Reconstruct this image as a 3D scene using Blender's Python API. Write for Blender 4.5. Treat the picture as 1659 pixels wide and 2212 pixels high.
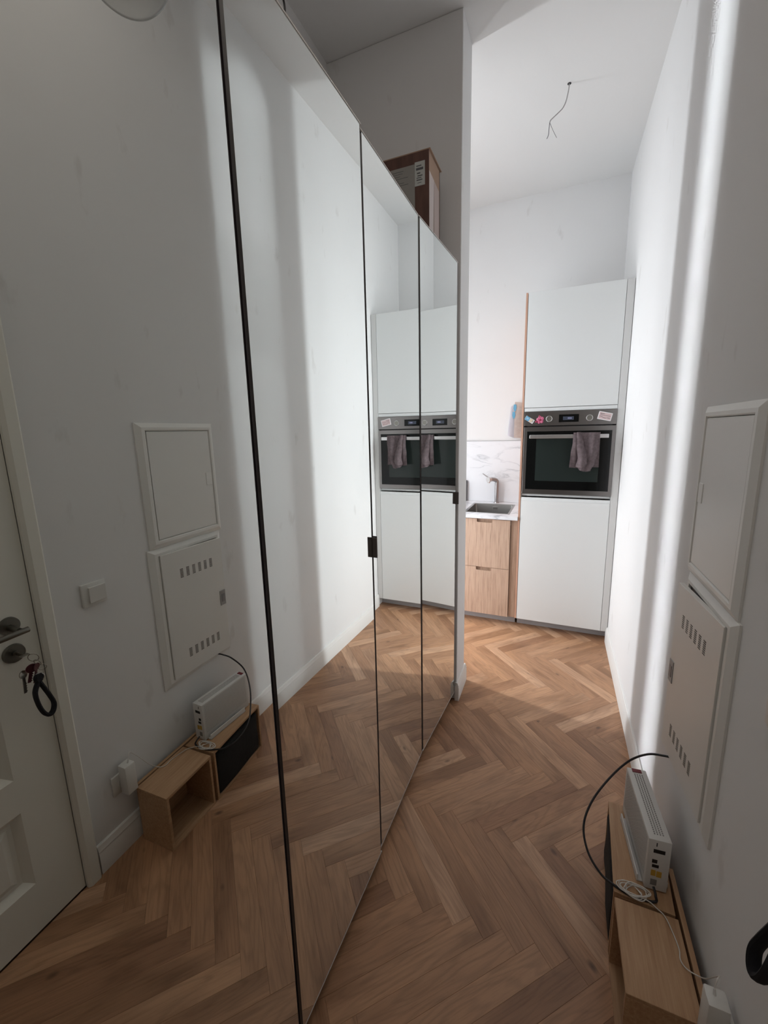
import bpy, bmesh, math, random
from mathutils import Vector, Matrix
for o in list(bpy.data.objects): bpy.data.objects.remove(o)
S = bpy.context.scene
COL = S.collection
PI = math.pi
# ------------------------------------------------------------------ camera
cd = bpy.data.cameras.new('camera'); cam = bpy.data.objects.new('camera', cd); COL.objects.link(cam)
cd.sensor_fit = 'VERTICAL'; cd.sensor_height = 36.0; cd.sensor_width = 27.0
cd.lens = 36.0 * 876.2185 / 2212
cd.shift_x = -13.2848 / 2212; cd.shift_y = -13.1289 / 2212
cd.clip_start = 0.02
fw = Vector((-0.37508829, 0.90927824, -0.18033816)); rt = Vector((0.92566054, 0.37780638, -0.02036903)); up = Vector((-0.04961179, 0.1745721, 0.98339374))
cam.matrix_world = Matrix(((rt.x, up.x, -fw.x, 0), (rt.y, up.y, -fw.y, 0), (rt.z, up.z, -fw.z, 1.5709), (0, 0, 0, 1)))
S.camera = cam
# ------------------------------------------------------------------ world, lights, exposure
w = bpy.data.worlds.new('world'); S.world = w; w.use_nodes = True
w.node_tree.nodes['Background'].inputs[0].default_value = (0.75, 0.85, 1, 1)
w.node_tree.nodes['Background'].inputs[1].default_value = 0.05
S.view_settings.view_transform = 'Standard'; S.view_settings.look = 'None'
S.view_settings.exposure = 0.2; S.view_settings.gamma = 1.0; S.view_settings.use_curve_mapping = False
def area(name, loc, sx, sy, power, col, rot):
    l = bpy.data.lights.new(name, 'AREA'); l.shape = 'RECTANGLE'; l.size = sx; l.size_y = sy
    l.energy = power; l.color = col
    o = bpy.data.objects.new(name, l); COL.objects.link(o); o.location = loc; o.rotation_euler = rot
    return o
EAST = (0, -PI / 2, 0)      # light shines towards +x ; size = z extent, size_y = y extent
DAY = (0.90, 0.95, 1.0)
# daylight entering by the window slits at the left end of the kitchen, behind the partition
for k in range(5):          # sky light falls inwards and down
    z = 0.40 + k * 0.58
    area('window_daylight', (-1.60, 2.565, z), 0.56, 0.07, 6.6, DAY, (0, -PI / 2 + 0.42, 0))
    area('window_daylight', (-1.60, 3.215, z), 0.56, 0.08, 2.1, DAY, (0, -PI / 2 + 0.30, -0.5))
lb = area('window_glint', (-1.55, 3.17, 1.65), 3.1, 0.03, 1.25, DAY, (0, -PI / 2, -math.atan(0.707)))  # added narrow beam that makes the second bright band on the right wall
lb.data.spread = math.radians(7)
area('hall_ceiling_light', (0.0, 0.1, 3.38), 0.5, 1.8, 5.2, (1.0, 0.91, 0.82), (0, 0, 0))  # added fill above the hallway, not a known lamp
# ------------------------------------------------------------------ key dimensions
R = 0.4084; K = 3.1756; KA = math.radians(-0.4484); ZC = 3.411
PX, PY0, PY1 = -0.4814, 2.1385, 2.3355
LW = -1.18
# ------------------------------------------------------------------ helpers
def mat(name, base, rough=0.5, metal=0.0, spec=None, emis=None, estr=0):
    m = bpy.data.materials.new(name); m.use_nodes = True
    b = m.node_tree.nodes['Principled BSDF']
    b.inputs['Base Color'].default_value = (*base, 1); b.inputs['Roughness'].default_value = rough
    b.inputs['Metallic'].default_value = metal
    if spec is not None: b.inputs['Specular IOR Level'].default_value = spec
    if emis: b.inputs['Emission Color'].default_value = (*emis, 1); b.inputs['Emission Strength'].default_value = estr
    return m
def nodes(m): return m.node_tree.nodes, m.node_tree.links, m.node_tree.nodes['Principled BSDF']
def ramp(N, stops):
    r = N.new('ShaderNodeValToRGB')
    e = r.color_ramp.elements
    while len(e) < len(stops): e.new(0.5)
    for i, (p, c) in enumerate(stops): e[i].position = p; e[i].color = (*c, 1)
    return r
def bump(m, scale, strength, dist=0.001, stretch=None, detail=3):
    N, L, b = nodes(m)
    tc = N.new('ShaderNodeTexCoord'); mp = N.new('ShaderNodeMapping'); n = N.new('ShaderNodeTexNoise'); bp = N.new('ShaderNodeBump')
    if stretch: mp.inputs['Scale'].default_value = stretch
    n.inputs['Scale'].default_value = scale; n.inputs['Detail'].default_value = detail
    bp.inputs['Strength'].default_value = strength; bp.inputs['Distance'].default_value = dist
    L.new(tc.outputs['Object'], mp.inputs[0]); L.new(mp.outputs[0], n.inputs[0]); L.new(n.outputs[0], bp.inputs['Height']); L.new(bp.outputs[0], b.inputs['Normal'])
    return m
def tint(m, scale, c1, c2, stretch=None, detail=4, lo=0.35, hi=0.65):
    N, L, b = nodes(m)
    tc = N.new('ShaderNodeTexCoord'); mp = N.new('ShaderNodeMapping'); n = N.new('ShaderNodeTexNoise'); r = ramp(N, [(lo, c1), (hi, c2)])
    if stretch: mp.inputs['Scale'].default_value = stretch
    n.inputs['Scale'].default_value = scale; n.inputs['Detail'].default_value = detail
    L.new(tc.outputs['Object'], mp.inputs[0]); L.new(mp.outputs[0], n.inputs[0]); L.new(n.outputs[0], r.inputs[0]); L.new(r.outputs[0], b.inputs['Base Color'])
    return m
WALL = bump(tint(mat('wall_paint', (0.8, 0.79, 0.78), 0.85), 1.3, (0.79, 0.785, 0.78), (0.81, 0.805, 0.80)), 60, 0.25, 0.0006)
N, L, b = nodes(WALL)
base_src = b.inputs['Base Color'].links[0].from_socket
tc = N.new('ShaderNodeTexCoord'); mp = N.new('ShaderNodeMapping'); mp.inputs['Scale'].default_value = (1, 1, 0.45)
sn = N.new('ShaderNodeTexNoise'); sn.inputs['Scale'].default_value = 11; sn.inputs['Detail'].default_value = 6; sr = ramp(N, [(0.66, (1, 1, 1)), (0.74, (0.90, 0.89, 0.88))])
mxs = N.new('ShaderNodeMixRGB'); mxs.blend_type = 'MULTIPLY'; mxs.inputs[0].default_value = 1
L.new(tc.outputs['Object'], mp.inputs[0]); L.new(mp.outputs[0], sn.inputs[0]); L.new(sn.outputs[0], sr.inputs[0]); L.new(base_src, mxs.inputs[1]); L.new(sr.outputs[0], mxs.inputs[2]); L.new(mxs.outputs[0], b.inputs['Base Color'])
CEIL = bump(mat('ceiling_paint', (0.80, 0.795, 0.785), 0.9), 60, 0.2, 0.0006)
SKIRT = mat('skirting_gloss', (0.78, 0.765, 0.74), 0.4)
DOORP = bump(mat('door_paint', (0.80, 0.78, 0.71), 0.45), 25, 0.1, 0.0004)
MIRROR = mat('mirror', (0.86, 0.885, 0.865), 0.0, 1.0)
EDGE = mat('door_edge_dark', (0.045, 0.036, 0.038), 0.45)
ALU = mat('edge_strip_pale', (0.70, 0.67, 0.64), 0.4)
BRONZE = mat('handle_bronze', (0.16, 0.14, 0.135), 0.42, 0.7)
CARC = mat('wardrobe_board', (0.62, 0.60, 0.58), 0.6)
KWHITE = mat('cabinet_white', (0.76, 0.775, 0.77), 0.42)
KFILL = mat('cabinet_filler', (0.66, 0.66, 0.65), 0.45)
PLINTH = mat('plinth_grey', (0.45, 0.44, 0.45), 0.45)
def wood(name, c1, c2, c3, sc, rough=0.5, axis=2):
    m = mat(name, c2, rough); N, L, b = nodes(m)
    tc = N.new('ShaderNodeTexCoord'); mp = N.new('ShaderNodeMapping')
    st = [1, 1, 1]; st[axis] = 0.05
    mp.inputs['Scale'].default_value = st
    n = N.new('ShaderNodeTexNoise'); n.inputs['Scale'].default_value = sc; n.inputs['Detail'].default_value = 7; n.inputs['Roughness'].default_value = 0.65
    r = ramp(N, [(0.3, c1), (0.5, c2), (0.7, c3)])
    L.new(tc.outputs['Object'], mp.inputs[0]); L.new(mp.outputs[0], n.inputs[0]); L.new(n.outputs[0], r.inputs[0]); L.new(r.outputs[0], b.inputs['Base Color'])
    return m
KOAK = wood('kitchen_oak', (0.36, 0.235, 0.165), (0.52, 0.36, 0.265), (0.60, 0.43, 0.325), 90)
KOAKD = wood('kitchen_oak_filler', (0.26, 0.165, 0.11), (0.38, 0.25, 0.175), (0.45, 0.30, 0.22), 90)
OAKEDGE = wood('oak_edge', (0.45, 0.25, 0.17), (0.56, 0.33, 0.235), (0.62, 0.38, 0.28), 60)
BOXW = wood('shelf_oak', (0.38, 0.21, 0.11), (0.46, 0.275, 0.15), (0.54, 0.34, 0.20), 120, 0.5, 1)
BOXIN = wood('shelf_oak_inside', (0.22, 0.11, 0.06), (0.30, 0.16, 0.09), (0.34, 0.2, 0.11), 80, 0.5, 1)
STEEL = mat('brushed_steel', (0.25, 0.235, 0.23), 0.30, 1.0)
STEELL = mat('handle_steel', (0.68, 0.67, 0.67), 0.3, 1.0)
STEELS = mat('sink_steel', (0.36, 0.355, 0.34), 0.32, 1.0)
CHROME = mat('faucet_steel', (0.40, 0.385, 0.39), 0.28, 0.85)
BGLASS = mat('black_glass', (0.003, 0.0035, 0.0035), 0.08, spec=0.3)
OWIN = mat('oven_window', (0.018, 0.025, 0.023), 0.12, spec=0.35)
BLACK = mat('black', (0.006, 0.006, 0.007), 0.5)
TOWEL = bump(tint(mat('towel', (0.25, 0.195, 0.205), 0.95), 60, (0.22, 0.17, 0.18), (0.30, 0.235, 0.245)), 900, 0.6, 0.001)
PANEL = mat('painted_metal', (0.80, 0.79, 0.76), 0.38)
PANELF = mat('painted_metal_frame', (0.82, 0.81, 0.78), 0.42)
SLOT = mat('vent_slot', (0.10, 0.09, 0.08), 0.7)
PLAST = mat('white_plastic', (0.72, 0.71, 0.68), 0.35)
ROUT = mat('router_plastic', (0.70, 0.69, 0.67), 0.4)
ROUTD = mat('router_hole', (0.22, 0.21, 0.20), 0.6)
YEL = mat('port_yellow', (0.55, 0.33, 0.05), 0.5)
RED = mat('red_tag', (0.20, 0.02, 0.03), 0.5)
CBLK = mat('cable_black', (0.010, 0.009, 0.012), 0.4)
CWHT = mat('cord_white', (0.70, 0.67, 0.63), 0.5)
CARD_SHADED = bump(tint(mat('cardboard', (0.10, 0.05, 0.04), 0.8), 40, (0.09, 0.045, 0.035), (0.13, 0.065, 0.05), (1, 1, 0.2)), 200, 0.2, 0.0008)  # shaded faces of the box, shade put into the colour
CARD_LIT = mat('cardboard_side', (0.36, 0.24, 0.17), 0.8)  # same cardboard where light falls, painted lighter
LABEL = mat('paper_label', (0.50, 0.52, 0.50), 0.6)
INK = mat('ink', (0.10, 0.10, 0.11), 0.7)
PAPERT = tint(mat('tan_paper', (0.78, 0.67, 0.61), 0.8), 25, (0.74, 0.62, 0.56), (0.82, 0.72, 0.66))
PAPERW = mat('pale_paper', (0.84, 0.82, 0.87), 0.7)
BLUE = mat('blue_tape', (0.12, 0.36, 0.55), 0.5)
CREAM = mat('cream_print', (0.62, 0.52, 0.38), 0.5)
PINK = mat('pink_enamel', (0.55, 0.12, 0.22), 0.35)
PINKD = mat('crimson_enamel', (0.30, 0.02, 0.06), 0.35)
PINKP = mat('pink_card', (0.66, 0.50, 0.50), 0.5)
WHITEC = mat('white_card', (0.85, 0.83, 0.84), 0.4)
DISP = mat('oven_display', (0.02, 0.025, 0.035), 0.2, emis=(0.35, 0.4, 0.6), estr=0.06)
DIGIT = mat('oven_digits', (0.2, 0.2, 0.3), 0.4, emis=(0.5, 0.5, 0.8), estr=0.45)
KNOBM = mat('knob_face', (0.30, 0.29, 0.26), 0.35, 0.9)
KEYM = mat('key_metal', (0.35, 0.32, 0.28), 0.35, 1.0)
ROSE = mat('rosette_metal', (0.20, 0.19, 0.17), 0.38, 1.0)
KEYR = mat('key_red', (0.09, 0.02, 0.03), 0.5)
STRAP = bump(mat('strap_fabric', (0.008, 0.008, 0.012), 0.9), 400, 0.4)
FBLK = bump(mat('black_cloth', (0.006, 0.007, 0.008), 0.9), 60, 0.6, 0.004)
WINF = mat('window_frame_white', (0.8, 0.8, 0.8), 0.5)
# marble
MARB = mat('marble_laminate', (0.80, 0.80, 0.82), 0.22); N, L, b = nodes(MARB)
tc = N.new('ShaderNodeTexCoord'); mp = N.new('ShaderNodeMapping'); mp.inputs['Scale'].default_value = (1.0, 1.0, 2.4); mp.inputs['Rotation'].default_value = (0.3, 0.28, 0)
n1 = N.new('ShaderNodeTexNoise'); n1.inputs['Scale'].default_value = 3.2; n1.inputs['Detail'].default_value = 9; n1.inputs['Distortion'].default_value = 0.6
sub = N.new('ShaderNodeMath'); sub.operation = 'SUBTRACT'; sub.inputs[1].default_value = 0.5
ab = N.new('ShaderNodeMath'); ab.operation = 'ABSOLUTE'
r1 = ramp(N, [(0.0, (0.42, 0.43, 0.46)), (0.012, (0.66, 0.67, 0.70)), (0.035, (0.79, 0.795, 0.82)), (0.2, (0.80, 0.805, 0.83))])
n2 = N.new('ShaderNodeTexNoise'); n2.inputs['Scale'].default_value = 2.2; r2 = ramp(N, [(0.46, (0, 0, 0)), (0.60, (1, 1, 1))])
mx = N.new('ShaderNodeMixRGB'); mx.inputs[1].default_value = (0.80, 0.805, 0.83, 1)
L.new(tc.outputs['Object'], mp.inputs[0]); L.new(mp.outputs[0], n1.inputs[0]); L.new(n1.outputs[0], sub.inputs[0]); L.new(sub.outputs[0], ab.inputs[0]); L.new(ab.outputs[0], r1.inputs[0])
L.new(tc.outputs['Object'], n2.inputs[0]); L.new(n2.outputs[0], r2.inputs[0]); L.new(r2.outputs[0], mx.inputs[0]); L.new(r1.outputs[0], mx.inputs[2]); L.new(mx.outputs[0], b.inputs['Base Color'])
# oak parquet: grain along local x, random per object (or per island)
def parquet(name, island):
    m = mat(name, (0.3, 0.2, 0.12), 0.42); N, L, b = nodes(m)
    if island: src = N.new('ShaderNodeNewGeometry').outputs['Random Per Island']
    else: src = N.new('ShaderNodeObjectInfo').outputs['Random']
    tc = N.new('ShaderNodeTexCoord')
    mul = N.new('ShaderNodeMath'); mul.operation = 'MULTIPLY'; mul.inputs[1].default_value = 57.0; L.new(src, mul.inputs[0])
    off = N.new('ShaderNodeCombineXYZ'); L.new(mul.outputs[0], off.inputs[0]); L.new(mul.outputs[0], off.inputs[1]); L.new(mul.outputs[0], off.inputs[2])
    add = N.new('ShaderNodeVectorMath'); add.operation = 'ADD'; L.new(tc.outputs['Object'], add.inputs[0]); L.new(off.outputs[0], add.inputs[1])
    def noise(scale, st, detail=5, rough=0.6, dist=0):
        mp = N.new('ShaderNodeMapping'); mp.inputs['Scale'].default_value = st; L.new(add.outputs[0], mp.inputs[0])
        n = N.new('ShaderNodeTexNoise'); n.inputs['Scale'].default_value = scale; n.inputs['Detail'].default_value = detail; n.inputs['Roughness'].default_value = rough; n.inputs['Distortion'].default_value = dist
        L.new(mp.outputs[0], n.inputs[0]); return n.outputs[0]
    broad = noise(9, (0.28, 1, 1), 3, 0.5, 0.4)
    grain = noise(150, (0.05, 1, 1), 6, 0.7)
    # cathedral figure: wave distorted by noise
    mpw = N.new('ShaderNodeMapping'); mpw.inputs['Scale'].default_value = (0.16, 1, 1); L.new(add.outputs[0], mpw.inputs[0])
    nw = N.new('ShaderNodeTexNoise'); nw.inputs['Scale'].default_value = 14; nw.inputs['Detail'].default_value = 1.5; L.new(mpw.outputs[0], nw.inputs[0])
    mm = N.new('ShaderNodeMath'); mm.operation = 'MULTIPLY'; mm.inputs[1].default_value = 70; L.new(nw.outputs[0], mm.inputs[0])
    sn = N.new('ShaderNodeMath'); sn.operation = 'SINE'; L.new(mm.outputs[0], sn.inputs[0])
    figm = N.new('ShaderNodeMapRange'); figm.inputs[1].default_value = 0.0; figm.inputs[2].default_value = 1.0; figm.inputs[3].default_value = 0.0; figm.inputs[4].default_value = 0.20; L.new(sn.outputs[0], figm.inputs[0])
    tone = ramp(N, [(0.0, (0.325, 0.165, 0.090)), (0.2, (0.385, 0.205, 0.112)), (0.6, (0.430, 0.235, 0.130)), (0.88, (0.475, 0.268, 0.153)), (1.0, (0.56, 0.345, 0.22))])
    L.new(src, tone.inputs[0])
    dk = N.new('ShaderNodeMixRGB'); dk.blend_type = 'MULTIPLY'; dk.inputs[0].default_value = 1.0
    rb = ramp(N, [(0.32, (0.70, 0.66, 0.62)), (0.5, (1, 1, 1)), (0.68, (1.16, 1.16, 1.14))]); L.new(broad, rb.inputs[0])
    L.new(tone.outputs[0], dk.inputs[1]); L.new(rb.outputs[0], dk.inputs[2])
    g = N.new('ShaderNodeMixRGB'); g.blend_type = 'MULTIPLY'; g.inputs[0].default_value = 0.9
    rg = ramp(N, [(0.3, (0.74, 0.70, 0.66)), (0.5, (1, 1, 1)), (0.7, (1.08, 1.08, 1.08))]); L.new(grain, rg.inputs[0])
    L.new(dk.outputs[0], g.inputs[1]); L.new(rg.outputs[0], g.inputs[2])
    f = N.new('ShaderNodeMixRGB'); L.new(figm.outputs[0], f.inputs[0]); L.new(g.outputs[0], f.inputs[1]); f.inputs[2].default_value = (0.13, 0.07, 0.04, 1)
    # knots
    mk = N.new('ShaderNodeMapping'); mk.inputs['Scale'].default_value = (0.5, 1, 1); L.new(add.outputs[0], mk.inputs[0])
    vo = N.new('ShaderNodeTexVoronoi'); vo.inputs['Scale'].default_value = 9.0; L.new(mk.outputs[0], vo.inputs[0])
    rk = ramp(N, [(0.0, (0.85, 0.85, 0.85)), (0.05, (0.55, 0.55, 0.55)), (0.10, (0, 0, 0))]); L.new(vo.outputs[0], rk.inputs[0])
    kn = N.new('ShaderNodeMixRGB'); L.new(rk.outputs[0], kn.inputs[0]); L.new(f.outputs[0], kn.inputs[1]); kn.inputs[2].default_value = (0.055, 0.028, 0.018, 1)
    L.new(kn.outputs[0], b.inputs['Base Color'])
    bp = N.new('ShaderNodeBump'); bp.inputs['Strength'].default_value = 0.25; bp.inputs['Distance'].default_value = 0.0006; L.new(grain, bp.inputs['Height']); L.new(bp.outputs[0], b.inputs['Normal'])
    return m
OAK = parquet('oak_parquet', False); OAKS = parquet('oak_parquet_far', True)

def newbm(): return bmesh.new()
def bx(bm, x0, x1, y0, y1, z0, z1, bev=0.0, seg=1):
    t = bmesh.new()
    v = [t.verts.new((x, y, z)) for x in (min(x0, x1), max(x0, x1)) for y in (min(y0, y1), max(y0, y1)) for z in (min(z0, z1), max(z0, z1))]
    for f in ((0, 1, 3, 2), (4, 6, 7, 5), (0, 4, 5, 1), (2, 3, 7, 6), (0, 2, 6, 4), (1, 5, 7, 3)): t.faces.new([v[i] for i in f])
    if bev: bmesh.ops.bevel(t, geom=list(t.edges), offset=bev, segments=seg, affect='EDGES', profile=0.5)
    merge(bm, t); return bm
def merge(bm, t, M=None):
    if M is not None: bmesh.ops.transform(t, matrix=M, verts=t.verts)
    bmesh.ops.recalc_face_normals(t, faces=t.faces)
    me = bpy.data.meshes.new('t'); t.to_mesh(me); t.free(); bm.from_mesh(me); bpy.data.meshes.remove(me)
def prism(bm, pts, a0, a1, axis='z', bev=0):
    """pts 2D outline extruded along axis between a0 and a1"""
    t = bmesh.new()
    def P(p, a): return {'z': (p[0], p[1], a), 'y': (p[0], a, p[1]), 'x': (a, p[0], p[1])}[axis]
    A = [t.verts.new(P(p, a0)) for p in pts]; B = [t.verts.new(P(p, a1)) for p in pts]
    t.faces.new(A); t.faces.new(B[::-1])
    for i in range(len(pts)): j = (i + 1) % len(pts); t.faces.new((A[i], B[i], B[j], A[j]))
    if bev: bmesh.ops.bevel(t, geom=list(t.edges), offset=bev, segments=2, affect='EDGES')
    merge(bm, t); return bm
def cyl(bm, p0, p1, r0, r1=None, n=24, caps=True):
    r1 = r0 if r1 is None else r1
    p0 = Vector(p0); p1 = Vector(p1); d = (p1 - p0); q = d.to_track_quat('Z', 'Y')
    t = bmesh.new(); A = []; B = []
    for i in range(n):
        a = 2 * PI * i / n; c = Vector((math.cos(a), math.sin(a), 0))
        A.append(t.verts.new(p0 + q @ (c * r0))); B.append(t.verts.new(p1 + q @ (c * r1)))
    for i in range(n): j = (i + 1) % n; t.faces.new((A[i], A[j], B[j], B[i]))
    if caps: t.faces.new(A[::-1]); t.faces.new(B)
    merge(bm, t); return bm
def smooth_path(pts, sub=8):
    P = [Vector(p) for p in pts]; out = []
    for i in range(len(P) - 1):
        p0 = P[max(i - 1, 0)]; p1 = P[i]; p2 = P[i + 1]; p3 = P[min(i + 2, len(P) - 1)]
        for k in range(sub):
            t = k / sub
            out.append(0.5 * ((2 * p1) + (p2 - p0) * t + (2 * p0 - 5 * p1 + 4 * p2 - p3) * t * t + (3 * p1 - 3 * p2 + p3 - p0) * t ** 3))
    out.append(P[-1]); return out
def tube(bm, pts, r, n=8, sub=8, flat=None, closed=False):
    """tube along a smooth path; flat=(w,h,normal) makes a flat strap"""
    if closed: pts = list(pts) + [pts[0]]
    P = smooth_path(pts, sub) if sub else [Vector(p) for p in pts]
    t = bmesh.new(); rings = []; up = Vector((0, 0, 1)); prev = None
    for i, p in enumerate(P):
        d = (P[min(i + 1, len(P) - 1)] - P[max(i - 1, 0)]).normalized()
        if prev is None:
            u = d.orthogonal().normalized() if flat is None else None
        if flat is not None:
            nrm = Vector(flat[2]); u = (nrm - d * nrm.dot(d)).normalized()
        elif prev is not None: u = (prev - d * prev.dot(d)).normalized()
        prev = u; v = d.cross(u)
        ring = []
        for k in range(n):
            a = 2 * PI * k / n
            if flat: ring.append(t.verts.new(p + u * math.cos(a) * flat[0] / 2 + v * math.sin(a) * flat[1] / 2))
            else: ring.append(t.verts.new(p + (u * math.cos(a) + v * math.sin(a)) * r))
        rings.append(ring)
    for i in range(len(rings) - 1):
        for k in range(n): j = (k + 1) % n; t.faces.new((rings[i][k], rings[i][j], rings[i + 1][j], rings[i + 1][k]))
    if not closed: t.faces.new(rings[0][::-1]); t.faces.new(rings[-1])
    merge(bm, t); return bm
def torus(bm, c, r, rr, normal=(0, 0, 1), n=24, m=8, sx=1, sy=1):
    q = Vector(normal).to_track_quat('Z', 'Y'); t = bmesh.new(); V = []
    for i in range(n):
        a = 2 * PI * i / n; row = []
        for k in range(m):
            b_ = 2 * PI * k / m
            row.append(t.verts.new(Vector(c) + q @ Vector(((r + rr * math.cos(b_)) * math.cos(a) * sx, (r + rr * math.cos(b_)) * math.sin(a) * sy, rr * math.sin(b_)))))
        V.append(row)
    for i in range(n):
        for k in range(m): t.faces.new((V[i][k], V[(i + 1) % n][k], V[(i + 1) % n][(k + 1) % m], V[i][(k + 1) % m]))
    merge(bm, t); return bm
def ball(bm, c, r, sc=(1, 1, 1), u=16, v=10):
    t = bmesh.new(); bmesh.ops.create_uvsphere(t, u_segments=u, v_segments=v, radius=r)
    merge(bm, t, Matrix.Translation(c) @ Matrix.Diagonal((*sc, 1))); return bm
def shade(me, ang=35):
    for p in me.polygons: p.use_smooth = True
    me.set_sharp_from_angle(angle=math.radians(ang))

KROT = Matrix.Rotation(KA, 4, 'Z')
class Frame:
    """maps builder coordinates to world; kitchen frame: x=-u (to the left negative), y=depth behind the fronts"""
    def __init__(s, M): s.M = M
WORLD = Frame(Matrix.Identity(4))
KIT = Frame(Matrix.Translation((R, K, 0)) @ KROT)
def thing(name, label, cat, origin, frame=WORLD, group=None, kind=None):
    o = bpy.data.objects.new(name, None); COL.objects.link(o); o.empty_display_size = 0.05
    o.matrix_world = frame.M @ Matrix.Translation(origin)
    if label: o['label'] = label
    if cat: o['category'] = cat
    if group: o['group'] = group
    if kind: o['kind'] = kind
    o['_o'] = list(origin)
    return o
def part(name, bm, m, parent, label=None, smooth=True, kind=None):
    org = parent.get('_o', [0, 0, 0])
    bmesh.ops.translate(bm, vec=[-c for c in org], verts=bm.verts)
    me = bpy.data.meshes.new(name); bm.to_mesh(me); bm.free()
    for mm in (m if isinstance(m, (list, tuple)) else [m]): me.materials.append(mm)
    if smooth: shade(me)
    o = bpy.data.objects.new(name, me); COL.objects.link(o); o.parent = parent; o['_o'] = list(org)
    if label: o['label'] = label
    if kind: o['kind'] = kind
    return o
def solo(name, bm, m, label, cat, origin=(0, 0, 0), frame=WORLD, group=None, kind=None, smooth=True):
    bmesh.ops.translate(bm, vec=[-c for c in origin], verts=bm.verts)
    me = bpy.data.meshes.new(name); bm.to_mesh(me); bm.free()
    for mm in (m if isinstance(m, (list, tuple)) else [m]): me.materials.append(mm)
    if smooth: shade(me)
    o = bpy.data.objects.new(name, me); COL.objects.link(o); o.matrix_world = frame.M @ Matrix.Translation(origin)
    o['_o'] = list(origin)
    if kind: o['kind'] = kind
    if label: o['label'] = label
    if cat: o['category'] = cat
    if group: o['group'] = group
    return o
def struct(name, bm, m, label=None): 
    o = solo(name, bm, m, label, None, kind='structure', smooth=True); return o

# ================================================================== ROOM SHELL
T = 0.2
KB = K + 0.6429     # kitchen back wall
b_ = newbm(); bx(b_, -2.0, R + T, -1.4, 4.1, -0.20, -0.012); floor = struct('floor', b_, mat('screed', (0.16, 0.09, 0.05), 0.8), 'oak herringbone parquet floor of hallway and kitchen')
b_ = newbm(); bx(b_, -2.0, R + T, -1.4, 4.1, ZC, ZC + 0.15); ceil = struct('ceiling', b_, CEIL, 'plain white ceiling')
DY0, DY1, DZ = -0.165, 0.6955, 2.03
b_ = newbm(); bx(b_, R, R + T, DY1 + 0.004, 4.1, 0, ZC); bx(b_, R, R + T, DY0 - 0.004, DY1 + 0.004, DZ + 0.004, ZC); bx(b_, R, R + T, -1.4, DY0 - 0.004, 0, ZC); bx(b_, R + 0.06, R + T, DY0 - 0.004, DY1 + 0.004, 0, DZ + 0.004)
struct('wall_right', b_, WALL, 'long white wall with the entrance door and meter panels')
b_ = newbm(); bx(b_, -1.9, PX, PY0, PY1, 0, ZC, 0.003); struct('wall_partition', b_, WALL, 'white partition wall between wardrobe niche and kitchen')
b_ = newbm(); bx(b_, LW - T, LW, -1.2, PY0, 0, ZC); struct('wall_left', b_, WALL, 'wall behind the mirrored wardrobe')
b_ = newbm(); bx(b_, LW - T, R, -1.4, -1.2, 0, ZC); struct('wall_front', b_, WALL, 'hallway end wall behind the camera')
t = newbm(); bx(t, -1.80 - R, 0.0, KB - K, KB - K + T, 0, ZC); b_ = newbm(); merge(b_, t, KIT.M); struct('wall_back', b_, WALL, 'white kitchen back wall')
b_ = newbm(); bx(b_, -2.0, -1.75, PY1 - 0.1, KB + T, 0, ZC); struct('wall_kitchen_left', b_, WALL, 'kitchen end wall with the window slits')
wins = [(2.53, 2.60), (3.17, 3.26)]
for i, (a, c) in enumerate(wins):
    b_ = newbm()
    for y in (a - 0.03, c): bx(b_, -1.749, -1.61, y, y + 0.03, 0.1, 3.35)
    bx(b_, -1.749, -1.61, a, c, 0.1, 0.13); bx(b_, -1.749, -1.61, a, c, 3.32, 3.35)
    struct('window_%d' % (i + 1), b_, WINF)
# baseboards (profiled: body, groove, bead)
def skirt_profile(bm, p0, p1, nrm, h=0.115):
    """board from p0 to p1 on a wall, nrm = direction into the room"""
    p0 = Vector((*p0, 0)); p1 = Vector((*p1, 0)); n = Vector((*nrm, 0))
    prof = [(0, 0), (0.0145, 0), (0.0145, 0.082), (0.0125, 0.086), (0.0125, 0.090), (0.0145, 0.092), (0.011, 0.101), (0.008, 0.112), (0.004, h), (0, h)]
    t = bmesh.new(); A = [t.verts.new(p0 + n * a + Vector((0, 0, z))) for a, z in prof]; B = [t.verts.new(p1 + n * a + Vector((0, 0, z))) for a, z in prof]
    t.faces.new(A); t.faces.new(B[::-1])
    for i in range(len(prof)): j = (i + 1) % len(prof); t.faces.new((A[i], B[i], B[j], A[j]))
    merge(bm, t)
b_ = newbm(); skirt_profile(b_, (R, 0.745), (R, K - 0.002), (-1, 0)); struct('baseboard_right', b_, SKIRT, 'white profiled baseboard along the right wall')
b_ = newbm(); e = 0.0145
skirt_profile(b_, (PX + 0.0, PY0 - e + 0.001), (PX + 0.0, PY1 + e), (1, 0)); bx(b_, -0.4905, PX + 0.002, PY0 - e, PY0, 0, 0.09); bx(b_, -0.4905, PX, PY0 - 0.009, PY0, 0.09, 0.112)
skirt_profile(b_, (PX, PY1), (-1.55, PY1), (0, 1)); struct('baseboard_partition', b_, SKIRT, 'white baseboard wrapped round the partition end')
b_ = newbm(); skirt_profile(b_, (LW, -1.2), (LW, -0.40), (1, 0)); struct('baseboard_left', b_, SKIRT)

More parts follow.
